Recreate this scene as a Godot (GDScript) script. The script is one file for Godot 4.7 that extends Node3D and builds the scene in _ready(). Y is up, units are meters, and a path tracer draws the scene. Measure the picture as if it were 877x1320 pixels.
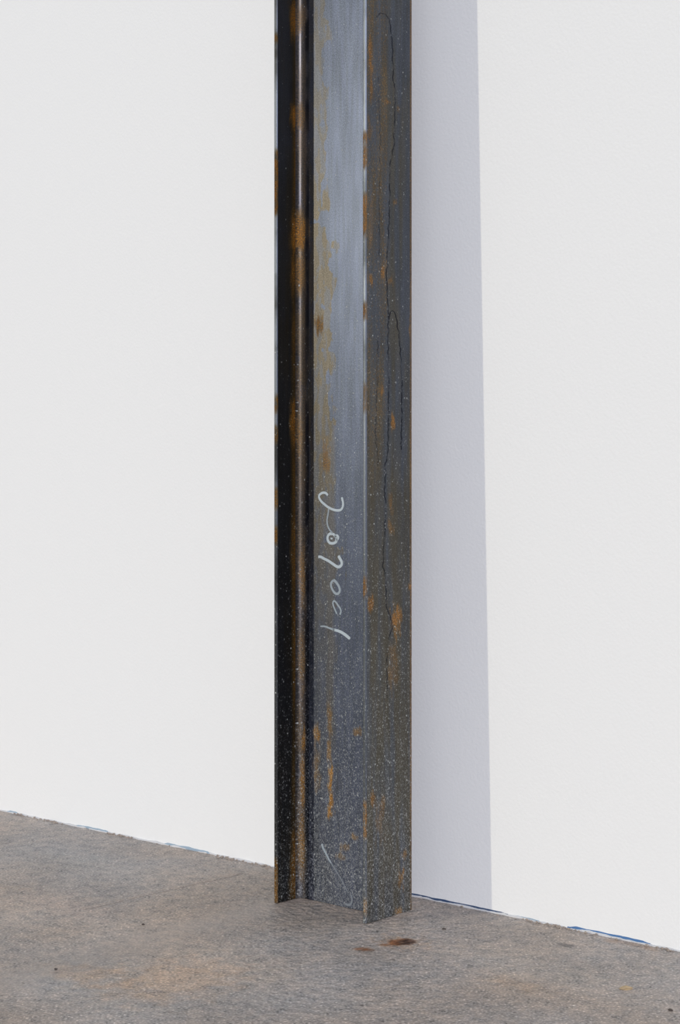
extends Node3D
# A steel wide-flange beam stands on a concrete floor and leans against a white wall.
# x runs along the wall to the right, y is up, z comes out of the wall. Metres.

const DEPTH := 0.303        # section depth of the beam, along the wall
const WIDTH := 0.1744       # flange width, out from the wall
const FLANGE := 0.0115      # flange thickness
const WEB := 0.0085         # web thickness
const FILLET := 0.016
const GAP := 0.10375        # foot of the beam to the wall
const LEAN := 0.015127      # radians
const LENGTH := 6.84
const TEX_H := 2048
const TEX_S := 2.5          # metres of beam that a texture covers
const FLOOR_TILE := 3.0

var rng := RandomNumberGenerator.new()


func _ready():
	rng.seed = 7
	# ---- camera, sky, lights, exposure ----
	var axis := Vector3(0, cos(LEAN), -sin(LEAN))
	var yaw := 0.7227019
	var forward := Vector3(-sin(yaw), 0, -cos(yaw))
	forward = (forward - axis * forward.dot(axis)).normalized()
	var right := forward.cross(axis)
	var cam := Camera3D.new()
	cam.name = "camera"
	cam.fov = rad_to_deg(2.0 * atan(660.0 / 2022.09))
	cam.near = 0.05
	cam.far = 200.0
	cam.transform = Transform3D(Basis(right, axis, -forward), Vector3(2.562853, 1.020443, 3.090542))
	add_child(cam)
	cam.current = true

	var env := Environment.new()
	env.background_mode = Environment.BG_COLOR
	env.background_color = Color(0.91, 0.95, 1.0)
	env.background_energy_multiplier = SKY
	env.tonemap_mode = Environment.TONE_MAPPER_LINEAR
	env.tonemap_exposure = 1.02
	env.sdfgi_enabled = true
	env.ssao_enabled = true
	env.ssil_enabled = true
	var we := WorldEnvironment.new()
	we.name = "environment"
	we.environment = env
	add_child(we)

	sun("key_light", Vector3(-sin(KEY_AZ) * cos(KEY_EL), sin(KEY_EL), cos(KEY_AZ) * cos(KEY_EL)), KEY, Color(1.0, 0.975, 0.87), 0.6)
	sun("fill_light", Vector3(sin(FILL_AZ) * cos(FILL_EL), sin(FILL_EL), cos(FILL_AZ) * cos(FILL_EL)), FILL, Color(0.955, 0.96, 1.0), 3.0)

	# ---- setting ----
	build_wall()
	build_floor()
	build_trim()
	# ---- the beam ----
	build_beam()
	# ---- small things on the floor ----
	build_bits()


const SKY := 0.34
const KEY := 0.285
const KEY_AZ := 0.5421
const KEY_EL := 0.19
const FILL := 0.645
const FILL_AZ := 0.72
const FILL_EL := 0.35


func sun(called: String, towards: Vector3, energy: float, color: Color, size: float):
	var l := DirectionalLight3D.new()
	l.name = called
	l.light_energy = energy
	l.light_color = color
	l.light_angular_distance = size
	l.shadow_enabled = true
	add_child(l)
	l.look_at_from_position(towards * 8.0, Vector3.ZERO, Vector3.UP)


# ---------- helpers ----------

func numbered(called: String, parent: Node) -> String:
	if not parent.has_node(called):
		return called
	var k := 1
	while parent.has_node("%s_%03d" % [called, k]):
		k += 1
	return "%s_%03d" % [called, k]


func obj(called: String, st: SurfaceTool, m: Material, parent: Node = self) -> MeshInstance3D:
	var o := MeshInstance3D.new()
	o.name = numbered(called, parent)
	o.mesh = st.commit()
	o.material_override = m
	parent.add_child(o, true)
	return o


func tag(o: Node, label: String, category: String, group := ""):
	o.set_meta("label", label)
	o.set_meta("category", category)
	if group != "":
		o.set_meta("group", group)


func begin() -> SurfaceTool:
	var st := SurfaceTool.new()
	st.begin(Mesh.PRIMITIVE_TRIANGLES)
	return st


func vert(st: SurfaceTool, p: Vector3, n: Vector3, uv: Vector2):
	st.set_normal(n)
	st.set_uv(uv)
	st.add_vertex(p)


# a quad whose corners are given so that the wanted normal decides the winding
func quad(st: SurfaceTool, p: Array, n: Array, uv: Array):
	var face: Vector3 = (p[1] - p[0]).cross(p[2] - p[0])
	var order := [0, 1, 2, 0, 2, 3]
	if face.dot(n[0]) > 0:
		order = [0, 2, 1, 0, 3, 2]
	for k in order:
		vert(st, p[k], n[k], uv[k])


func box(st: SurfaceTool, a: Vector3, b: Vector3, uv_scale := 1.0):
	for ax in 3:
		for s in 2:
			var n := Vector3.ZERO
			n[ax] = 1.0 if s else -1.0
			var u := (ax + 1) % 3
			var w := (ax + 2) % 3
			var p := []
			var uv := []
			for c in [[0, 0], [1, 0], [1, 1], [0, 1]]:
				var q := Vector3.ZERO
				q[ax] = b[ax] if s else a[ax]
				q[u] = b[u] if c[0] else a[u]
				q[w] = b[w] if c[1] else a[w]
				p.append(q)
				uv.append(Vector2(q[u], q[w]) * uv_scale)
			quad(st, p, [n, n, n, n], uv)


func noise(s: int, freq: float, oct := 3) -> FastNoiseLite:
	var n := FastNoiseLite.new()
	n.seed = s
	n.noise_type = FastNoiseLite.TYPE_SIMPLEX_SMOOTH
	n.frequency = freq
	n.fractal_type = FastNoiseLite.FRACTAL_FBM if oct > 1 else FastNoiseLite.FRACTAL_NONE
	n.fractal_octaves = oct
	return n


func plain(color: Color, rough: float) -> StandardMaterial3D:
	var m := StandardMaterial3D.new()
	m.albedo_color = color
	m.roughness = rough
	return m


# ---------- wall and floor ----------

func build_wall():
	var st := begin()
	box(st, Vector3(-14, -0.3, -0.3), Vector3(9, 7.4, 0))
	var m := plain(Color8(236, 236, 236), 0.9)
	m.metallic_specular = 0.25
	# paint roller relief
	var n := noise(21, 0.055, 4)
	var t := NoiseTexture2D.new()
	t.width = 512
	t.height = 512
	t.seamless = true
	t.as_normal_map = true
	t.bump_strength = 5.0
	t.noise = n
	m.normal_enabled = true
	m.normal_texture = t
	m.normal_scale = 0.12
	m.uv1_triplanar = true
	m.uv1_world_triplanar = true
	m.uv1_scale = Vector3(3.2, 3.2, 3.2)
	var o := obj("wall_back", st, m)
	o.set_meta("kind", "structure")
	o.set_meta("label", "plain white painted wall behind the leaning steel beam")


func build_floor():
	var st := begin()
	box(st, Vector3(-14, -0.3, 0), Vector3(9, 0, 14))
	# planar texture coordinates, one tile of concrete every FLOOR_TILE metres
	var arr := st.commit_to_arrays()
	var v: PackedVector3Array = arr[Mesh.ARRAY_VERTEX]
	var uv := PackedVector2Array()
	for p in v:
		uv.append(Vector2((p.x + 1.8) / FLOOR_TILE, (p.z + 0.25) / FLOOR_TILE))
	arr[Mesh.ARRAY_TEX_UV] = uv
	var mesh := ArrayMesh.new()
	mesh.add_surface_from_arrays(Mesh.PRIMITIVE_TRIANGLES, arr)
	var o := MeshInstance3D.new()
	o.name = "floor"
	o.mesh = mesh
	o.material_override = concrete()
	add_child(o, true)
	o.set_meta("kind", "structure")
	o.set_meta("label", "worn grey concrete floor with a rust stain near the beam")


# where a point of the floor lies in the concrete texture
func floor_px(x: float, z: float, size: int) -> Vector2:
	return Vector2((x + 1.8) / FLOOR_TILE, (z + 0.25) / FLOOR_TILE) * size


func concrete() -> StandardMaterial3D:
	var size := 2048
	var broad := noise(3, 0.0035, 4).get_seamless_image(size, size)
	var hue := noise(4, 0.0022, 3).get_seamless_image(size, size)
	var mid := noise(5, 0.03, 3).get_seamless_image(size, size)
	var fine := noise(6, 0.19, 2).get_seamless_image(size, size)
	var tiny := noise(8, 0.42, 1).get_seamless_image(size, size)
	var a := broad.get_data()
	var b := hue.get_data()
	var c := mid.get_data()
	var d := fine.get_data()
	var e := tiny.get_data()
	var out := PackedByteArray()
	out.resize(size * size * 3)
	var stains_and_shade := [
		# x, z, rx, rz, strength, colour: tan patch, rust spots, oil spot, pale scuffs, painted shade
		[0.115, 0.86, 0.19, 0.22, 0.40, Color8(176, 142, 112)],
		[-0.05, 0.95, 0.16, 0.09, 0.30, Color8(176, 142, 112)],
		[0.68, 0.42, 0.10, 0.06, 0.25, Color8(150, 122, 96)],
		[0.72, 0.02, 0.10, 0.025, 0.40, Color8(130, 104, 84)],
		[0.02, 0.33, 0.17, 0.10, 0.22, Color8(120, 116, 112)],  # soft shade and reflection of the beam, painted into the concrete
		[-0.9, 0.30, 0.3, 0.13, 0.22, Color8(146, 148, 147)],
		[-0.55, 0.62, 0.25, 0.10, 0.25, Color8(164, 146, 138)],
		[0.60, 0.30, 0.2, 0.08, 0.2, Color8(146, 147, 146)],
	]
	for z in size:
		for x in size:
			var i := z * size + x
			var br := (a[i] - 128) / 128.0
			var h := (b[i] - 128) / 128.0
			var mi := (c[i] - 128) / 128.0
			var fi := (d[i] - 128) / 128.0
			var ti := (e[i] - 128) / 128.0
			var l := 1.0 + br * 0.08 + mi * 0.10 + fi * 0.19 + ti * 0.08
			if fi > 0.42:
				l += (fi - 0.42) * 0.9        # pale sand grains
			if mi + fi < -0.85:
				l -= 0.16                      # pores
			out[i * 3] = clampi(int((163.0 + h * 7.0 + mi * 4.0) * l), 0, 255)
			out[i * 3 + 1] = clampi(int((153.0 + h * 1.0) * l), 0, 255)
			out[i * 3 + 2] = clampi(int((146.0 - h * 5.0 - mi * 3.0) * l), 0, 255)
	var img := Image.create_from_data(size, size, false, Image.FORMAT_RGB8, out)
	var edge := noise(31, 0.02, 4)
	for s in stains_and_shade:
		blot(img, edge, floor_px(s[0], s[1], size), s[2] / FLOOR_TILE * size, s[3] / FLOOR_TILE * size, s[4], s[5], 0.55)
	# the rust spot that a wet steel end left, its neighbour, and an oil spot
	var rusty := noise(32, 0.05, 4)
	blot(img, rusty, floor_px(0.31, 0.335, size), 0.10 / FLOOR_TILE * size, 0.075 / FLOOR_TILE * size, 0.28, Color8(170, 136, 108), 0.7)
	blot(img, rusty, floor_px(0.298, 0.345, size), 0.034 / FLOOR_TILE * size, 0.05 / FLOOR_TILE * size, 0.85, Color8(112, 66, 36), 0.4)
	blot(img, rusty, floor_px(0.315, 0.328, size), 0.030 / FLOOR_TILE * size, 0.034 / FLOOR_TILE * size, 1.0, Color8(58, 32, 18), 0.35)
	blot(img, rusty, floor_px(0.276, 0.434, size), 0.026 / FLOOR_TILE * size, 0.022 / FLOOR_TILE * size, 0.85, Color8(120, 70, 40), 0.4)
	blot(img, rusty, floor_px(0.606, 0.119, size), 0.03 / FLOOR_TILE * size, 0.02 / FLOOR_TILE * size, 0.75, Color8(88, 84, 82), 0.3)
	# hairline joint running from the wall to the left, pale scuffs, dark chips
	scratch(img, Vector2(-0.43, 0.10), Vector2(-0.475, 0.62), 0.006, Color8(120, 104, 92), 0.28, size)
	scratch(img, Vector2(-0.445, 0.10), Vector2(-0.49, 0.62), 0.005, Color8(176, 154, 138), 0.4, size)
	for k in 90:
		var p := Vector2(rng.randf_range(-1.5, 1.1), rng.randf_range(0.05, 1.2))
		var ang := rng.randf_range(-0.5, 1.1)
		var len := rng.randf_range(0.04, 0.30)
		scratch(img, p, p + Vector2(cos(ang), sin(ang) * 0.6) * len, rng.randf_range(0.001, 0.004), Color8(178, 170, 165), rng.randf_range(0.12, 0.38), size)
	for k in 260:
		var q := floor_px(rng.randf_range(-1.6, 1.15), rng.randf_range(0.0, 1.3), size)
		blot(img, rusty, q, rng.randf_range(1.5, 5.0), rng.randf_range(1.5, 5.0), rng.randf_range(0.3, 0.75), Color8(84, 78, 74), 0.5)
	for k in 420:
		var q := floor_px(rng.randf_range(-1.6, 1.15), rng.randf_range(0.0, 1.3), size)
		blot(img, rusty, q, rng.randf_range(1.5, 6.0), rng.randf_range(1.5, 5.0), rng.randf_range(0.25, 0.6), Color8(188, 178, 170), 0.5)
	img.generate_mipmaps()
	var m := StandardMaterial3D.new()
	m.albedo_texture = ImageTexture.create_from_image(img)
	m.albedo_color = FLOOR_TINT
	m.roughness = 0.52
	m.metallic_specular = 0.35
	var nt := NoiseTexture2D.new()
	nt.width = 1024
	nt.height = 1024
	nt.seamless = true
	nt.as_normal_map = true
	nt.bump_strength = 4.0
	nt.noise = noise(9, 0.12, 3)
	m.normal_enabled = true
	m.normal_texture = nt
	m.normal_scale = 0.35
	return m


const FLOOR_TINT := Color(1, 1, 1)


# a soft-edged, ragged spot blended into an image
func blot(img: Image, n: FastNoiseLite, c: Vector2, rx: float, ry: float, strength: float, color: Color, ragged: float):
	var w := img.get_width()
	var h := img.get_height()
	var k := 1.0 + ragged * 0.6
	for y in range(int(c.y - ry * k), int(c.y + ry * k) + 1):
		for x in range(int(c.x - rx * k), int(c.x + rx * k) + 1):
			var r := Vector2((x - c.x) / rx, (y - c.y) / ry).length() + n.get_noise_2d(x, y) * ragged
			if r >= 1.0:
				continue
			var f := strength * smoothstep(1.0, 0.15, r)
			var px := posmod(x, w)
			var py := posmod(y, h)
			var old := img.get_pixel(px, py)
			var lum := old.get_luminance() / 0.55
			img.set_pixel(px, py, old.lerp(Color(color.r * lum, color.g * lum, color.b * lum), f))


func scratch(img: Image, a: Vector2, b: Vector2, width: float, color: Color, strength: float, size: int):
	var p := floor_px(a.x, a.y, size)
	var q := floor_px(b.x, b.y, size)
	var half := maxf(width / FLOOR_TILE * size * 0.5, 0.6)
	var steps := int(p.distance_to(q)) + 1
	for k in steps:
		var c := p.lerp(q, float(k) / steps)
		c += Vector2(sin(k * 0.05 + p.x), cos(k * 0.043 + p.y)) * 1.5
		if rng.randf() < 0.3:
			continue
		for dy in range(-int(half) - 1, int(half) + 2):
			for dx in range(-int(half) - 1, int(half) + 2):
				if Vector2(dx, dy).length() > half + 0.5:
					continue
				var x := posmod(int(c.x) + dx, size)
				var y := posmod(int(c.y) + dy, size)
				img.set_pixel(x, y, img.get_pixel(x, y).lerp(color, strength * 0.5))


# ---------- foot of the wall ----------

# an uneven bead that runs along the joint: heights and reach vary with the noise
func bead(x0: float, x1: float, y0: float, high: float, reach: float, rough: float, s: int, step := 0.006) -> SurfaceTool:
	var st := begin()
	var n := noise(s, 14.0, 4)
	var last := []
	var count := int((x1 - x0) / step)
	for k in count + 1:
		var x := x0 + (x1 - x0) * k / count
		var v := n.get_noise_1d(x)
		var taper := clampf(minf(k, count - k) / 4.0, 0.25, 1.0)
		var hh := maxf(high * (1.0 + v * rough) * taper, 0.0006)
		var rr := maxf(reach * (1.0 + n.get_noise_2d(x, 3.0) * rough), 0.0006)
		var row := [Vector3(x, y0 - 0.002, rr), Vector3(x, y0 + hh * 0.55, rr * 0.8), Vector3(x, y0 + hh, rr * 0.25), Vector3(x, y0 + hh, -0.001)]
		if last:
			for i in 3:
				var a: Vector3 = row[i + 1] - row[i]
				var nn := Vector3(1, 0, 0).cross(a).normalized()
				if nn.z + nn.y < 0:
					nn = -nn
				quad(st, [last[i], row[i], row[i + 1], last[i + 1]], [nn, nn, nn, nn], [Vector2.ZERO, Vector2.ZERO, Vector2.ZERO, Vector2.ZERO])
		last = row
	return st


func build_trim():
	var white := plain(Color8(206, 206, 208), 0.8)
	var o := obj("trim_1", bead(-6.0, 3.0, 0.0, 0.0035, 0.005, 1.1, 41), white)
	o.set_meta("kind", "structure")
	o.set_meta("label", "ragged bead of white paint where wall meets floor")
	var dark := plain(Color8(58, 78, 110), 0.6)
	var blue := plain(Color8(66, 110, 160), 0.55)
	var pale := plain(Color8(150, 168, 184), 0.7)
	var bits := [
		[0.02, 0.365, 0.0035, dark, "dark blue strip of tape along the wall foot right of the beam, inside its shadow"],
		[0.372, 0.455, 0.002, pale, "pale blue scrap of tape at the wall foot just past the shadow edge"],
		[0.535, 0.755, 0.0042, blue, "bright blue strip of tape along the wall foot at far right"],
		[-1.62, -1.55, 0.005, pale, "pale blue scrap of tape at the wall foot, farthest left"],
		[-1.275, -1.10, 0.005, pale, "pale blue scrap of tape at the wall foot, second from the left edge"],
		[-0.87, -0.66, 0.0055, pale, "longest pale blue scrap of tape at the wall foot left of the beam"],
	]
	var s := 50
	for t in bits:
		s += 1
		var y0 := 0.0032 if t[0] > 0 else 0.001
		tag(obj("tape_strip", bead(t[0], t[1], y0, t[2], 0.0016 if t[0] > 0 else 0.003, 0.45, s, 0.005), t[3]), t[4], "tape", "tape left along the wall foot")


# ---------- the beam ----------

func build_beam():
	var beam := Node3D.new()
	beam.name = "steel_girder"
	beam.position = Vector3(0, 0, GAP)
	# local x along the wall, local y the beam's axis, local z out from the wall
	beam.transform = Transform3D(Basis(Vector3(1, 0, 0), Vector3(0, cos(LEAN), -sin(LEAN)), Vector3(0, sin(LEAN), cos(LEAN))), Vector3(0, 0, GAP))
	add_child(beam)
	tag(beam, "tall dark steel H-section beam with rust streaks and chalk numerals, leaning on the white wall", "girder")

	var rings := [0.0]
	for k in 34:
		rings.append(LENGTH * (k + 1) / 34.0)
	# texture rows: one pass up to TEX_S, then back and forth over the upper half
	var cuts := [TEX_S, TEX_S * 1.5, TEX_S * 2.0, TEX_S * 2.5]
	rings.append_array(cuts)
	rings.sort()

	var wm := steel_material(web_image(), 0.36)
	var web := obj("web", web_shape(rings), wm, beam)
	obj("flange", flange_shape(rings, -1.0), steel_material(flange_image(true), 0.40), beam)
	obj("flange", flange_shape(rings, 1.0), steel_material(flange_image(false), 0.42), beam)
	write_marks(web)


func tex_v(s: float) -> float:
	if s <= TEX_S:
		return 1.0 - s / TEX_S
	return 0.5 * pingpong((s - TEX_S) / (TEX_S * 0.5), 1.0)


# strips of an extruded profile: each run is [points, normals, texture u]
func extrude(st: SurfaceTool, runs: Array, rings: Array):
	for run in runs:
		var pts: Array = run[0]
		for i in pts.size() - 1:
			for k in rings.size() - 1:
				var s0: float = rings[k]
				var s1: float = rings[k + 1]
				var a: Vector2 = pts[i]
				var b: Vector2 = pts[i + 1]
				var na := Vector3(run[1][i].x, 0, run[1][i].y)
				var nb := Vector3(run[1][i + 1].x, 0, run[1][i + 1].y)
				var v0 := tex_v(s0)
				var v1 := tex_v(s1)
				quad(st, [Vector3(a.x, s0, a.y), Vector3(b.x, s0, b.y), Vector3(b.x, s1, b.y), Vector3(a.x, s1, a.y)],
					[na, nb, nb, na], [Vector2(run[2][i], v0), Vector2(run[2][i + 1], v0), Vector2(run[2][i + 1], v1), Vector2(run[2][i], v1)])


func cap(st: SurfaceTool, outline: PackedVector2Array, s: float, up: bool):
	var tri := Geometry2D.triangulate_polygon(outline)
	var n := Vector3.UP if up else Vector3.DOWN
	for k in range(0, tri.size(), 3):
		var p := []
		for j in 3:
			var q := outline[tri[k + j]]
			p.append(Vector3(q.x, s, q.y))
		var face: Vector3 = (p[1] - p[0]).cross(p[2] - p[0])
		if face.dot(n) > 0:
			p.reverse()
		for q in p:
			vert(st, q, n, Vector2(0.5, 0.99))


func web_shape(rings: Array) -> SurfaceTool:
	var st := begin()
	var half := DEPTH * 0.5 - FLANGE
	var mid := WIDTH * 0.5
	var outline := PackedVector2Array()
	var runs := []
	for side in [1.0, -1.0]:
		var pts := []
		var nrm := []
		var us := []
		var face: float = mid + side * WEB * 0.5
		for k in 9:      # left fillet
			var t := PI * 0.5 * k / 8.0
			pts.append(Vector2(-half + FILLET - FILLET * cos(t), face + side * (FILLET - FILLET * sin(t))))
			nrm.append(Vector2(cos(t), side * sin(t)))
		for k in 9:      # right fillet
			var t := PI * 0.5 * (8 - k) / 8.0
			pts.append(Vector2(half - FILLET + FILLET * cos(t), face + side * (FILLET - FILLET * sin(t))))
			nrm.append(Vector2(-cos(t), side * sin(t)))
		for q in pts:
			us.append((q.x + half) / (2.0 * half))
		runs.append([pts, nrm, us])
		if side < 0:
			pts = pts.duplicate()
			pts.reverse()
		outline.append_array(PackedVector2Array(pts))
	extrude(st, runs, rings)
	cap(st, outline, 0.0, false)
	cap(st, outline, LENGTH, true)
	return st


const FACE_U := 0.8125      # flange texture: faces take the columns up to here, the edges the strip beyond 0.86

func flange_shape(rings: Array, side: float) -> SurfaceTool:
	var st := begin()
	var inner := side * (DEPTH * 0.5 - FLANGE)
	var outer := side * DEPTH * 0.5
	var r := 0.0034
	var runs := []
	var outline := PackedVector2Array()
	# both faces
	for x in [inner, outer]:
		var nx: float = -side if x == inner else side
		var pts := [Vector2(x, r), Vector2(x, WIDTH * 0.5), Vector2(x, WIDTH - r)]
		runs.append([pts, [Vector2(nx, 0), Vector2(nx, 0), Vector2(nx, 0)], [r / WIDTH * FACE_U, 0.5 * FACE_U, (1.0 - r / WIDTH) * FACE_U]])
	# both edges with their rounded corners
	for e in 2:
		var zc := WIDTH - r if e else r
		var dz := 1.0 if e else -1.0
		var pts := []
		var nrm := []
		var us := []
		for k in 5:
			var t := PI * 0.5 * k / 4.0
			nrm.append(Vector2(-side * cos(t), dz * sin(t)))
			pts.append(Vector2(inner + side * r - side * r * cos(t), zc + dz * r * sin(t)))
		for k in 5:
			var t := PI * 0.5 * (4 - k) / 4.0
			nrm.append(Vector2(side * cos(t), dz * sin(t)))
			pts.append(Vector2(outer - side * r + side * r * cos(t), zc + dz * r * sin(t)))
		for k in pts.size():
			us.append(lerpf(0.87, 0.99, k / 9.0) if e else 0.012)
		runs.append([pts, nrm, us])
		var o: Array = pts.duplicate()
		if e == 0:
			o.reverse()
		outline.append_array(PackedVector2Array(o))
	extrude(st, runs, rings)
	cap(st, outline, 0.0, false)
	cap(st, outline, LENGTH, true)
	return st


func steel_material(images: Array, rough_scale: float) -> StandardMaterial3D:
	var m := StandardMaterial3D.new()
	m.albedo_texture = ImageTexture.create_from_image(images[0])
	m.metallic = 1.0
	var t := ImageTexture.create_from_image(images[1])
	m.metallic_texture = t
	m.metallic_texture_channel = BaseMaterial3D.TEXTURE_CHANNEL_BLUE
	m.roughness = 1.0
	m.roughness_texture = t
	m.roughness_texture_channel = BaseMaterial3D.TEXTURE_CHANNEL_GREEN
	m.metallic_specular = 0.4
	return m


# One texel buffer: rust, stain, dark line with painted shade and pale speck amounts per texel
class SteelCoat:
	var w: int
	var h: int
	var rust: PackedFloat32Array
	var stain: PackedFloat32Array
	var ink_shade: PackedFloat32Array
	var fleck: PackedFloat32Array

	func _init(width: int, height: int):
		w = width
		h = height
		rust.resize(w * h)
		stain.resize(w * h)
		ink_shade.resize(w * h)
		fleck.resize(w * h)


# rust spots [across, along, radius, radius, strength]; to_x turns metres across into texels
func rust_spots(k: SteelCoat, spots: Array, x0: float, per_m: float, n: FastNoiseLite, ragged := 0.75):
	var per_s := k.h / TEX_S
	for s in spots:
		var cx: float = (s[0] - x0) * per_m
		var cy: float = k.h - s[1] * per_s
		var rx: float = s[2] * per_m * 1.5
		var ry: float = s[3] * per_s * 1.35
		for y in range(maxi(0, int(cy - ry)), mini(k.h, int(cy + ry) + 1)):
			for x in range(maxi(0, int(cx - rx)), mini(k.w, int(cx + rx) + 1)):
				var r := Vector2((x - cx) / rx, (y - cy) / ry).length()
				r += n.get_noise_2d(x * 1.6, y * 0.8) * ragged
				if r < 1.0:
					var i := y * k.w + x
					k.rust[i] = maxf(k.rust[i], s[4] * smoothstep(1.0, 0.1, r))


func ink_line(k: SteelCoat, pts: PackedVector2Array, x0: float, per_m: float, strength: float, n: FastNoiseLite):
	var per_s := k.h / TEX_S
	for j in pts.size() - 1:
		var a := Vector2((pts[j].x - x0) * per_m, k.h - pts[j].y * per_s)
		var b := Vector2((pts[j + 1].x - x0) * per_m, k.h - pts[j + 1].y * per_s)
		var steps := int(a.distance_to(b) * 1.5) + 1
		for q in steps:
			var c := a.lerp(b, float(q) / steps)
			c.x += n.get_noise_1d(c.y * 0.8) * 6.0
			var f := strength * clampf(0.75 + n.get_noise_1d(c.y * 0.7 + 500.0) * 1.6, 0.25, 1.0)
			for dx in range(-3, 4):
				var x := int(c.x) + dx
				var y := int(c.y)
				if x >= 0 and x < k.w and y >= 0 and y < k.h:
					var i := y * k.w + x
					k.ink_shade[i] = maxf(k.ink_shade[i], f * clampf(1.55 - absf(dx) * 0.42, 0.0, 1.0))


# plaster and paint specks, thicker towards the foot
func flecks(k: SteelCoat, count: int, bottom: float, aspect: float, seed_: int, far: float):
	var r := RandomNumberGenerator.new()
	r.seed = seed_
	var per_s := k.h / TEX_S
	for q in count:
		var s := 0.0
		if r.randf() < far:
			s = r.randf() * TEX_S
		else:
			s = -log(1.0 - r.randf() * 0.9975) * bottom
		var cx := r.randf() * k.w
		var cy := k.h - s * per_s
		var big := 0.5 + pow(r.randf(), 7.0) * 1.3
		var f := r.randf_range(0.1, 0.75)
		if r.randf() < 0.05:
			f = 1.0
		var rx := big * aspect
		for y in range(int(cy - big), int(cy + big) + 1):
			for x in range(int(cx - rx), int(cx + rx) + 1):
				if x >= 0 and x < k.w and y >= 0 and y < k.h and Vector2((x - cx) / rx, (y - cy) / big).length() <= 1.0:
					var i := y * k.w + x
					k.fleck[i] = maxf(k.fleck[i], f)


# base: colour of the mill scale, stain: colour of the brown film
func compose(k: SteelCoat, base: Color, stain: Color, rust: Color, rough: float, seed_: int, metal: float) -> Array:
	var streak := noise(seed_, 0.05, 3)
	var grain := noise(seed_ + 1, 0.28, 2)
	var patch := noise(seed_ + 2, 0.012, 4)
	var color := PackedByteArray()
	color.resize(k.w * k.h * 3)
	var orm := PackedByteArray()
	orm.resize(k.w * k.h * 3)
	var ink_shade_c := Color8(24, 26, 34)
	var fleck_c := Color8(180, 182, 180)
	var bare := Color8(112, 118, 132)
	for y in k.h:
		for x in k.w:
			var i := y * k.w + x
			var g := grain.get_noise_2d(x, y)
			var st := streak.get_noise_2d(x * 1.6, y * 0.10)
			var pa := patch.get_noise_2d(x * 1.5, y * 0.5)
			var sh := 1.0 + g * 0.26 + st * 0.07 + pa * 0.08
			var c := Color(base.r * sh, base.g * sh, base.b * (sh + 0.03 * st))
			var ro := rough + g * 0.08 + st * 0.015
			var me := metal
			var f := clampf(-k.stain[i], 0.0, 1.0)      # below zero: steel rubbed bright
			if f > 0.0:
				c = c.lerp(bare, f)
				ro = lerpf(ro, 0.34, f)
			f = clampf(k.stain[i], 0.0, 1.0)
			if f > 0.0:
				c = c.lerp(Color(stain.r * sh, stain.g * sh, stain.b * sh), f)
				ro = lerpf(ro, rough + 0.03, f)
				me = lerpf(me, metal * 0.9, f)
			f = clampf(k.rust[i] * (1.0 + g * 0.8), 0.0, 1.0)
			if f > 0.0:
				var rs := 1.0 + g * 0.5 + pa * 0.3
				c = c.lerp(Color(rust.r * rs, rust.g * rs, rust.b * rs), f)
				ro = lerpf(ro, 0.8, f)
				me = lerpf(me, 0.0, f)
			f = k.ink_shade[i]
			if f > 0.0:
				c = c.lerp(ink_shade_c, f * 0.85)
				ro = lerpf(ro, 0.5, f)
			f = k.fleck[i]
			if f > 0.0:
				c = c.lerp(fleck_c, f)
				ro = lerpf(ro, 0.7, f)
				me = lerpf(me, 0.0, f)
			color[i * 3] = clampi(int(c.r * 255.0), 0, 255)
			color[i * 3 + 1] = clampi(int(c.g * 255.0), 0, 255)
			color[i * 3 + 2] = clampi(int(c.b * 255.0), 0, 255)
			orm[i * 3] = 255
			orm[i * 3 + 1] = clampi(int(ro * 255.0), 10, 255)
			orm[i * 3 + 2] = clampi(int(me * 255.0), 0, 255)
	var a := Image.create_from_data(k.w, k.h, false, Image.FORMAT_RGB8, color)
	var b := Image.create_from_data(k.w, k.h, false, Image.FORMAT_RGB8, orm)
	a.generate_mipmaps()
	b.generate_mipmaps()
	return [a, b]


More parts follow.
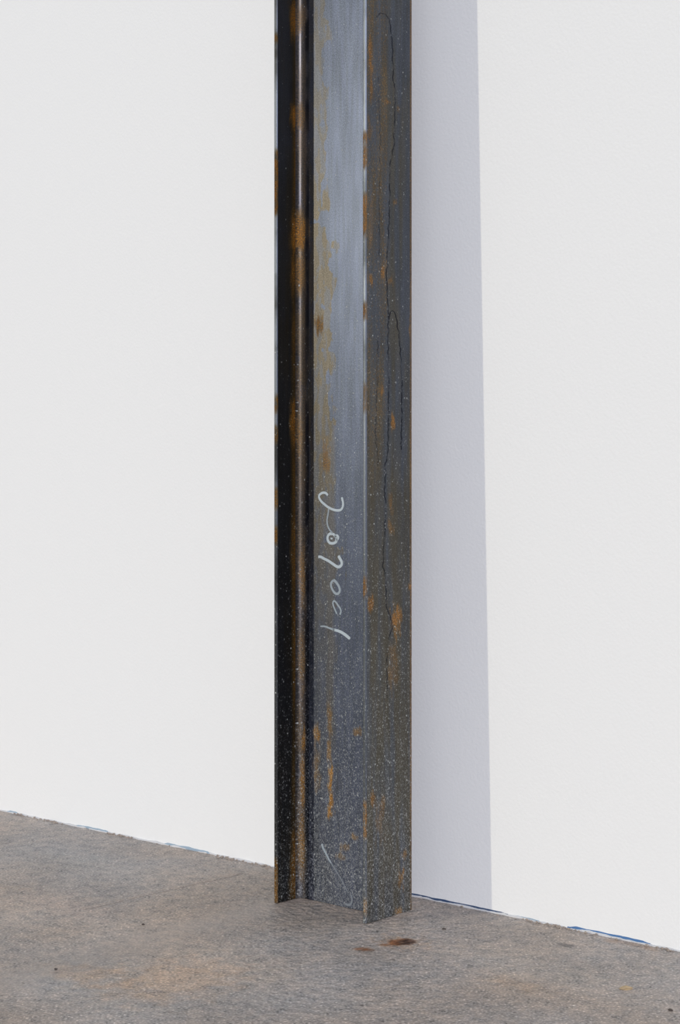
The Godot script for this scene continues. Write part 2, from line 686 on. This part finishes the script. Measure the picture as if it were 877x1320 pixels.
func web_image() -> Array:
	var half := DEPTH * 0.5 - FLANGE
	var k := SteelCoat.new(320, TEX_H)
	var per_m := k.w / (2.0 * half)
	var per_s := TEX_H / TEX_S
	var n := noise(101, 0.03, 4)
	# brown water stain down the left of the web, with ragged outlines
	var edge := noise(102, 0.02, 4)
	var holes := noise(103, 0.022, 4)
	for y in k.h:
		var s := (k.h - y) / per_s
		for x in k.w:
			var u := x / per_m - half
			var v := 0.0
			var lim := -0.048 + edge.get_noise_2d(7.0, y * 0.5) * 0.05
			if s < 1.7:
				lim += 0.018
			var d := lim + holes.get_noise_2d(x, y * 0.45) * 0.045 - u
			if d > -0.002:
				v = smoothstep(-0.002, 0.002, d) * (0.45 + 0.45 * smoothstep(-0.12, 0.02, holes.get_noise_2d(x * 1.5 + 900.0, y * 0.7)))
				v *= (smoothstep(0.35, 1.25, s) * 0.85 + 0.15) * (1.0 - 0.35 * smoothstep(1.7, 1.95, s))
				# an olive column that goes on below the stain
			if s < 1.2 and s > 0.3:
				v = maxf(v, 0.5 * smoothstep(0.02, 0.006, absf(u + 0.036 + n.get_noise_1d(y * 0.3) * 0.01)) * smoothstep(0.3, 0.5, s))
			if u < -0.108:      # root of the web: brown film in the corner, and painted shade
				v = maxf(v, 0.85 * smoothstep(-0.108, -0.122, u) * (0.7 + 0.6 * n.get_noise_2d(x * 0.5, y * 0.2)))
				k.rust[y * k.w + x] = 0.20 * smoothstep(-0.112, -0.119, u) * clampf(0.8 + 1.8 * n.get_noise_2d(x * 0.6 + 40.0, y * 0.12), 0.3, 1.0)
				k.ink_shade[y * k.w + x] = 0.9 * smoothstep(-0.106, -0.111, u) * smoothstep(-0.125, -0.118, u) * clampf(0.6 + 1.6 * n.get_noise_2d(x * 0.4, y * 0.25) + 0.5 * smoothstep(1.3, 0.9, s), 0.1, 1.0)  # dark band: the left flange's cast shade painted onto the web
			k.stain[y * k.w + x] = v
	rust_spots(k, [[-0.075, 1.441, 0.0105, 0.027, 0.70], [-0.052, 1.111, 0.0130, 0.048, 0.50], [-0.039, 0.454, 0.0078, 0.058, 0.45],
		[-0.039, 0.386, 0.0078, 0.058, 0.50], [-0.036, 0.300, 0.0078, 0.046, 0.90], [-0.034, 0.258, 0.0077, 0.039, 0.95],
		[-0.034, 0.227, 0.0103, 0.014, 1.00], [-0.081, 0.421, 0.0105, 0.023, 0.70], [-0.083, 0.333, 0.0131, 0.058, 0.40],
		[0.053, 0.439, 0.0125, 0.010, 0.50], [0.040, 0.177, 0.0101, 0.010, 0.55], [0.010, 0.148, 0.0178, 0.010, 0.40], [-0.005, 0.123, 0.0128, 0.010, 0.40]], -half, per_m, n)
	rust_spots(k, [[-0.136, 2.221, 0.0213, 0.059, 0.35], [-0.133, 1.976, 0.0213, 0.043, 0.45], [-0.133, 1.681, 0.0240, 0.059, 0.90],
		[-0.136, 1.583, 0.0213, 0.069, 0.50], [-0.136, 1.289, 0.0133, 0.078, 0.30], [-0.139, 1.171, 0.0134, 0.079, 0.45],
		[-0.128, 0.818, 0.0107, 0.118, 0.50], [-0.128, 0.603, 0.0107, 0.118, 0.45], [-0.125, 0.397, 0.0080, 0.043, 1.00],
		[-0.128, 0.289, 0.0080, 0.108, 0.80], [-0.131, 0.152, 0.0107, 0.118, 0.60]], -half, per_m, n, 0.3)
	flecks(k, 44000, 0.34, 0.8, 201, 0.05)
	return compose(k, Color8(81, 87, 105), Color8(90, 84, 77), Color8(136, 92, 36), 0.335, 111, 0.92)


func flange_image(left: bool) -> Array:
	var k := SteelCoat.new(256, TEX_H)
	var per_m := k.w * FACE_U / WIDTH
	var per_s := TEX_H / TEX_S
	var n := noise(131 if left else 141, 0.03, 4)
	var film := noise(132 if left else 142, 0.012, 4)
	var edges: Array
	if left:
		edges = [[1.719, 1.874, 0.9], [2.150, 2.164, 0.8], [1.226, 1.265, 0.7], [1.149, 1.188, 0.6], [0.985, 1.033, 0.6], [0.898, 0.936, 0.7], [0.0, 0.11, 0.8]]
	else:
		edges = [[1.792, 1.875, 0.7], [1.629, 1.728, 0.9], [1.434, 1.471, 0.8], [1.214, 1.278, 0.4], [0.773, 0.819, 0.8], [0.204, 0.287, 0.9], [0.02, 0.057, 0.7]]
	for y in k.h:
		var s := (k.h - y) / per_s
		var er := 0.0
		for e in edges:
			var soft := 0.012
			er = maxf(er, e[2] * smoothstep(e[0] - soft, e[0] + soft, s) * smoothstep(e[1] + soft, e[1] - soft, s))
		for x in k.w:
			var i := y * k.w + x
			if x > 216:
				k.rust[i] = er * clampf(0.8 + n.get_noise_2d(x * 2.0, y) * 1.2, 0.0, 1.0)
				k.stain[i] = -0.8 * (1.0 - er) * clampf(0.8 + film.get_noise_2d(9.0, y * 0.5) * 1.2, 0.1, 1.0) * (0.35 + 0.65 * smoothstep(0.6, 1.3, s))
				continue
			var z := x / per_m
			var f := film.get_noise_2d(x * 1.8, y * 0.22)
			if left:
				k.stain[i] = clampf(0.85 * smoothstep(0.128, 0.112, z) + f * 0.5, 0.0, 1.0)
				k.rust[i] = clampf(0.38 * smoothstep(0.125, 0.108, z) * (0.8 + f * 1.5), 0.0, 0.6)
				continue
			# outer face: bluish above, browner towards the foot, in long streaks
			var amount := 0.28 + 0.36 * smoothstep(1.7, 0.9, s) - 0.15 * smoothstep(0.3, 0.0, s)
			k.stain[i] = clampf(amount + f * 1.1 - 0.3 * smoothstep(0.08, 0.02, z) * smoothstep(0.9, 1.4, s), 0.0, 0.9)
			# pinhead rust in the columns nearer the front edge
			var dots := n.get_noise_2d(x * 7.0, y * 3.5) + f * 0.5
			if z > 0.095 and s > 0.9 and dots > 0.14:
				k.rust[i] = minf((dots - 0.14) * 3.0, 0.34) * smoothstep(0.9, 1.3, s)
			if z < 0.011:
				k.rust[i] = 0.5 * smoothstep(0.011, 0.006, z)
	if left:
		rust_spots(k, [[0.113, 2.217, 0.0172, 0.059, 0.80], [0.110, 1.973, 0.0172, 0.039, 0.90], [0.110, 1.680, 0.0172, 0.059, 0.90],
			[0.113, 1.581, 0.0143, 0.068, 0.60], [0.113, 1.405, 0.0115, 0.117, 0.40], [0.113, 1.200, 0.0143, 0.088, 0.80],
			[0.110, 0.897, 0.0144, 0.157, 0.50], [0.110, 0.075, 0.0172, 0.117, 0.70], [0.119, 0.038, 0.0143, 0.059, 0.50]], 0.0, per_m, n, 0.3)
		flecks(k, 12000, 0.30, 1.1, 202, 0.12)
		return compose(k, Color8(50, 50, 50), Color8(62, 51, 30), Color8(112, 70, 12), 0.44, 121, 0.85)
	rust_spots(k, [[0.158, 2.063, 0.0086, 0.052, 0.80], [0.155, 1.990, 0.0086, 0.046, 0.70], [0.161, 1.887, 0.0086, 0.028, 0.50],
		[0.094, 1.963, 0.0088, 0.007, 0.70], [0.053, 1.954, 0.0089, 0.011, 0.50], [0.068, 1.724, 0.0089, 0.008, 0.80],
		[0.158, 1.657, 0.0086, 0.055, 0.45], [0.158, 1.528, 0.0086, 0.018, 0.80], [0.115, 1.552, 0.0116, 0.019, 0.70],
		[0.082, 1.533, 0.0088, 0.015, 0.70], [0.115, 1.263, 0.0087, 0.013, 0.70], [0.074, 1.191, 0.0089, 0.024, 0.90]], 0.0, per_m, n)
	rust_spots(k, [[0.082, 0.994, 0.0088, 0.022, 0.50], [0.082, 0.938, 0.0118, 0.019, 0.50], [0.158, 0.758, 0.0114, 0.022, 0.90],
		[0.062, 0.712, 0.0178, 0.038, 1.00], [0.008, 0.791, 0.0091, 0.011, 0.80], [0.071, 0.600, 0.0207, 0.056, 0.40],
		[0.149, 0.292, 0.0115, 0.018, 0.70], [0.115, 0.278, 0.0116, 0.019, 0.50], [0.123, 0.233, 0.0174, 0.046, 0.35],
		[0.026, 0.142, 0.0120, 0.015, 0.60], [0.041, 0.088, 0.0120, 0.030, 0.80], [0.050, 0.006, 0.0179, 0.012, 0.70], [0.005, 1.431, 0.0061, 0.029, 0.60]], 0.0, per_m, n)
	var wav := noise(143, 0.05, 3)
	ink_line(k, PackedVector2Array([Vector2(0.1348, 2.1568), Vector2(0.1233, 2.1688), Vector2(0.1029, 2.1718), Vector2(0.0883, 2.1622), Vector2(0.0795, 2.1175), Vector2(0.0736, 2.0438), Vector2(0.0648, 1.9706), Vector2(0.0707, 1.8756), Vector2(0.0766, 1.8371), Vector2(0.0883, 1.8070), Vector2(0.0854, 1.7233), Vector2(0.0913, 1.6477), Vector2(0.0971, 1.5910)]), 0.0, per_m, 0.85, wav)
	ink_line(k, PackedVector2Array([Vector2(0.0971, 1.5910), Vector2(0.0971, 1.5070), Vector2(0.0913, 1.4516), Vector2(0.0913, 1.3862), Vector2(0.0913, 1.1993), Vector2(0.0942, 1.1245), Vector2(0.1029, 1.0870), Vector2(0.1059, 1.0124), Vector2(0.0971, 0.9938)]), 0.0, per_m, 0.85, wav)
	ink_line(k, PackedVector2Array([Vector2(0.0912, 1.4380), Vector2(0.0854, 1.4544), Vector2(0.0765, 1.4616), Vector2(0.0677, 1.4585), Vector2(0.0589, 1.4380), Vector2(0.0470, 1.3898), Vector2(0.0410, 1.3148), Vector2(0.0410, 1.2016), Vector2(0.0440, 1.1260)]), 0.0, per_m, 0.95, wav)
	ink_line(k, PackedVector2Array([Vector2(0.1029, 0.9845), Vector2(0.1059, 0.9193), Vector2(0.1117, 0.8449), Vector2(0.1000, 0.8166), Vector2(0.1000, 0.7513), Vector2(0.0854, 0.7226), Vector2(0.0795, 0.6942), Vector2(0.0913, 0.6669), Vector2(0.0971, 0.6206), Vector2(0.0942, 0.5270)]), 0.0, per_m, 0.75, wav)
	ink_line(k, PackedVector2Array([Vector2(0.1290, 1.3831), Vector2(0.1319, 1.3087), Vector2(0.1405, 1.1602), Vector2(0.1290, 1.0864)]), 0.0, per_m, 0.5, wav)
	ink_line(k, PackedVector2Array([Vector2(0.1290, 2.0136), Vector2(0.1233, 1.8848), Vector2(0.1233, 1.8106), Vector2(0.1262, 1.5874)]), 0.0, per_m, 0.4, wav)
	flecks(k, 28000, 0.36, 1.15, 203, 0.14)
	return compose(k, Color8(84, 88, 95), Color8(88, 83, 72), Color8(126, 87, 44), 0.46, 122, 0.9)


# ---------- writing on the web ----------

# a thin raised stroke of marker paint along the web; widths run from w0 to w1
func stroke(pts: PackedVector2Array, w0: float, w1: float) -> SurfaceTool:
	var st := begin()
	var line := PackedVector2Array()
	for i in pts.size() - 1:
		var a := pts[maxi(i - 1, 0)]
		var d := pts[mini(i + 2, pts.size() - 1)]
		for k in 5:
			line.append(pts[i].cubic_interpolate(pts[i + 1], a, d, k / 5.0))
	line.append(pts[pts.size() - 1])
	var z0 := WIDTH * 0.5 + WEB * 0.5 - 0.0002
	var z1 := z0 + 0.0007
	var l := []
	var r := []
	for i in line.size():
		var t := (line[mini(i + 1, line.size() - 1)] - line[maxi(i - 1, 0)]).normalized()
		var w := lerpf(w0, w1, float(i) / (line.size() - 1)) * 0.58
		if i == 0 or i == line.size() - 1:
			w *= 0.55
		l.append(line[i] + Vector2(-t.y, t.x) * w)
		r.append(line[i] - Vector2(-t.y, t.x) * w)
	var uv := [Vector2.ZERO, Vector2.ZERO, Vector2.ZERO, Vector2.ZERO]
	for i in line.size() - 1:
		var f := Vector3(0, 0, 1)
		var side := Vector3(l[i].x - r[i].x, l[i].y - r[i].y, 0).normalized()
		quad(st, [v3(l[i], z1), v3(l[i + 1], z1), v3(r[i + 1], z1), v3(r[i], z1)], [f, f, f, f], uv)
		quad(st, [v3(l[i], z0), v3(l[i + 1], z0), v3(l[i + 1], z1), v3(l[i], z1)], [side, side, side, side], uv)
		quad(st, [v3(r[i], z0), v3(r[i + 1], z0), v3(r[i + 1], z1), v3(r[i], z1)], [-side, -side, -side, -side], uv)
	return st


func v3(p: Vector2, z: float) -> Vector3:
	return Vector3(p.x, p.y, z)


func join(a: SurfaceTool, b: SurfaceTool) -> SurfaceTool:
	a.append_from(b.commit(), 0, Transform3D.IDENTITY)
	return a


func write_marks(web: MeshInstance3D):
	var bright := plain(Color8(176, 186, 192), 0.7)
	var mid := plain(Color8(146, 156, 164), 0.7)
	var faint := plain(Color8(118, 124, 132), 0.7)
	var two := stroke(PackedVector2Array([Vector2(-0.0444, 1.0163), Vector2(-0.0503, 1.0220), Vector2(-0.0610, 1.0232), Vector2(-0.0718, 1.0183), Vector2(-0.0734, 1.0112), Vector2(-0.0658, 1.0014), Vector2(-0.0539, 0.9934), Vector2(-0.0432, 0.9872), Vector2(-0.0291, 0.9819), Vector2(-0.0150, 0.9793), Vector2(-0.0021, 0.9802), Vector2(0.0049, 0.9871), Vector2(0.0065, 0.9968), Vector2(0.0042, 1.0055), Vector2(0.0021, 1.0116)]), 0.0052, 0.0052)
	obj("numeral", two, bright, web)
	obj("numeral_tail", stroke(PackedVector2Array([Vector2(-0.0409, 0.9850), Vector2(-0.0437, 0.9687), Vector2(-0.0468, 0.9546), Vector2(-0.0444, 0.9405), Vector2(-0.0373, 0.9300), Vector2(-0.0291, 0.9230)]), 0.0032, 0.0036), mid, web)
	var o := stroke(PackedVector2Array([Vector2(-0.0291, 0.9213), Vector2(-0.0385, 0.9203), Vector2(-0.0444, 0.9141), Vector2(-0.0444, 0.9053), Vector2(-0.0373, 0.8983), Vector2(-0.0255, 0.8976), Vector2(-0.0161, 0.9021), Vector2(-0.0150, 0.9100), Vector2(-0.0197, 0.9152), Vector2(-0.0126, 0.9162), Vector2(-0.0098, 0.9109), Vector2(-0.0150, 0.9065), Vector2(-0.0192, 0.9077)]), 0.0058, 0.0058)
	join(o, stroke(PackedVector2Array([Vector2(-0.0291, 0.9213), Vector2(-0.0220, 0.9180), Vector2(-0.0170, 0.9120)]), 0.0055, 0.0055))
	join(o, stroke(PackedVector2Array([Vector2(-0.0345, 0.9088), Vector2(-0.0310, 0.9096), Vector2(-0.0290, 0.9075)]), 0.004, 0.003))
	obj("numeral", o, bright, web)
	obj("numeral", stroke(PackedVector2Array([Vector2(-0.0761, 0.8629), Vector2(-0.0682, 0.8630), Vector2(-0.0575, 0.8588), Vector2(-0.0432, 0.8538), Vector2(-0.0291, 0.8471), Vector2(-0.0150, 0.8403), Vector2(-0.0056, 0.8397), Vector2(0.0014, 0.8451), Vector2(0.0014, 0.8521), Vector2(-0.0033, 0.8590), Vector2(-0.0091, 0.8668)]), 0.0055, 0.0068), bright, web)
	obj("numeral", stroke(PackedVector2Array([Vector2(-0.0255, 0.8058), Vector2(-0.0326, 0.7995), Vector2(-0.0333, 0.7907), Vector2(-0.0279, 0.7812), Vector2(-0.0197, 0.7735), Vector2(-0.0103, 0.7730), Vector2(-0.0044, 0.7802), Vector2(-0.0068, 0.7897), Vector2(-0.0138, 0.7983), Vector2(-0.0208, 0.8042), Vector2(-0.0255, 0.8058)]), 0.0048, 0.0060), mid, web)
	obj("numeral", stroke(PackedVector2Array([Vector2(-0.0138, 0.7224), Vector2(-0.0197, 0.7318), Vector2(-0.0255, 0.7421), Vector2(-0.0272, 0.7500), Vector2(-0.0232, 0.7545), Vector2(-0.0161, 0.7504), Vector2(-0.0091, 0.7428), Vector2(-0.0033, 0.7369), Vector2(-0.0009, 0.7291), Vector2(-0.0044, 0.7211)]), 0.0034, 0.0042), mid, web)
	obj("numeral", stroke(PackedVector2Array([Vector2(-0.0240, 0.6832), Vector2(-0.0220, 0.6825), Vector2(-0.0056, 0.6798), Vector2(0.0107, 0.6737), Vector2(0.0292, 0.6633)]), 0.0048, 0.0070), bright, web)
	obj("numeral_tail", stroke(PackedVector2Array([Vector2(-0.0694, 0.6890), Vector2(-0.0551, 0.6897), Vector2(-0.0385, 0.6861), Vector2(-0.0215, 0.6825)]), 0.0030, 0.0044), mid, web)
	obj("chalk_line", stroke(PackedVector2Array([Vector2(-0.0638, 0.1462), Vector2(-0.0605, 0.1363), Vector2(-0.0504, 0.1237), Vector2(-0.0416, 0.1118), Vector2(-0.0328, 0.1019)]), 0.0062, 0.0034), mid, web)
	obj("chalk_line", stroke(PackedVector2Array([Vector2(-0.0328, 0.1019), Vector2(-0.0216, 0.0905), Vector2(-0.0091, 0.0775), Vector2(0.0033, 0.0627), Vector2(0.0144, 0.0477), Vector2(0.0205, 0.0394)]), 0.0032, 0.0020), faint, web)
	obj("chalk_hook", stroke(PackedVector2Array([Vector2(0.0303, 0.0355), Vector2(0.0352, 0.0270), Vector2(0.0340, 0.0157), Vector2(0.0267, 0.0081), Vector2(0.0120, 0.0087)]), 0.0036, 0.0050), faint, web)


# ---------- small things on the floor ----------

# an irregular chip: a squashed, faceted lump resting on the floor
func chip(rx: float, ry: float, rz: float, s: int) -> SurfaceTool:
	var sph := SphereMesh.new()
	sph.radius = 1.0
	sph.height = 2.0
	sph.radial_segments = 10
	sph.rings = 5
	var arr := sph.get_mesh_arrays()
	var v: PackedVector3Array = arr[Mesh.ARRAY_VERTEX]
	var idx: PackedInt32Array = arr[Mesh.ARRAY_INDEX]
	var n := noise(s, 0.9, 2)
	for i in v.size():
		var q := v[i] * (1.0 + n.get_noise_3dv(v[i]) * 0.7)
		v[i] = Vector3(q.x * rx, maxf(q.y, -0.6) * ry, q.z * rz)
	var st := begin()
	st.set_smooth_group(-1)
	for i in idx:
		st.add_vertex(v[i])
	st.generate_normals()
	return st


func build_bits():
	# pale curl of steel lying in the small rust spot
	var st := begin()
	var pts := []
	for k in 9:
		var t := k / 8.0
		pts.append(Vector3(lerpf(-0.018, 0.018, t), 0.0012 + 0.006 * sin(t * PI) * sin(t * PI), 0.008 * sin(t * PI)))
	for k in 8:
		for s in 2:
			var o := Vector3(0, 0.0006 if s else -0.0006, 0)
			var d := Vector3(0, 0.0015, 0.0035)
			var n := Vector3(0, 0.9, 0.4) * (1.0 if s else -1.0)
			quad(st, [pts[k] - d + o, pts[k + 1] - d + o, pts[k + 1] + d + o, pts[k] + d + o], [n, n, n, n], [Vector2.ZERO, Vector2.ZERO, Vector2.ZERO, Vector2.ZERO])
	var curl := obj("metal_shaving", st, plain(Color8(206, 190, 176), 0.5))
	curl.position = Vector3(0.290, 0.0012, 0.440)
	curl.rotation.y = 0.7
	tag(curl, "small pale curled shaving lying in a rust spot in front of the beam", "shaving")

	var tan_chip := obj("wood_chip", chip(0.013, 0.004, 0.009, 61), plain(Color8(178, 156, 124), 0.8))
	tan_chip.position = Vector3(0.876, 0.002, 0.305)
	tan_chip.rotation.y = 0.6
	tag(tan_chip, "small tan chip lying on the concrete floor at far right", "chip")

	var dark := plain(Color8(78, 70, 66), 0.85)
	var pebbles := [
		[-0.138, 0.972, 0.003, "tiny dark pebble alone on the floor at left, nearest the camera"],
		[0.318, 0.192, 0.0035, "tiny dark pebble on the floor between the rust stain and the wall"],
		[1.013, 0.367, 0.0035, "tiny dark pebble on the floor at the right edge near the tan chip"],
		[-0.26, 0.615, 0.003, "tiny dark pebble on the floor left of the beam, middle distance"],
	]
	var s := 70
	for p in pebbles:
		s += 1
		var o := obj("pebble", chip(p[2] * 1.3, p[2] * 0.7, p[2], s), dark)
		o.position = Vector3(p[0], p[2] * 0.4, p[1])
		tag(o, p[3], "pebble", "dark pebbles on the floor")

	# grit that nobody could count, heaped unevenly along the foot of the wall
	var grit := begin()
	var lumps := []
	for k in 6:
		lumps.append(chip(1.0, 0.8, 0.9, 80 + k).commit())
	var r := RandomNumberGenerator.new()
	r.seed = 5
	var clumps := [[-1.50, 0.08], [-1.38, 0.05], [-1.05, 0.05], [-0.58, 0.06], [-0.46, 0.04], [0.47, 0.05], [0.52, 0.03], [0.80, 0.05]]
	for k in 210:
		var x := 0.0
		if k < 150:
			var c: Array = clumps[k % clumps.size()]
			x = r.randfn(c[0], c[1] * 0.6)
		else:
			x = r.randf_range(-1.8, 1.0)
		if absf(x) < 0.17:
			continue
		var size := r.randf_range(0.0012, 0.0038)
		var at := Transform3D(Basis(Vector3.UP, r.randf() * TAU).scaled(Vector3.ONE * size), Vector3(x, size * 0.45, 0.003 + absf(r.randfn(0.0, 0.008))))
		grit.append_from(lumps[k % 6], 0, at)
	var g := obj("grit", grit, plain(Color8(160, 148, 138), 0.9))
	g.set_meta("kind", "stuff")
	tag(g, "fine grit and plaster crumbs scattered along the foot of the white wall", "grit")
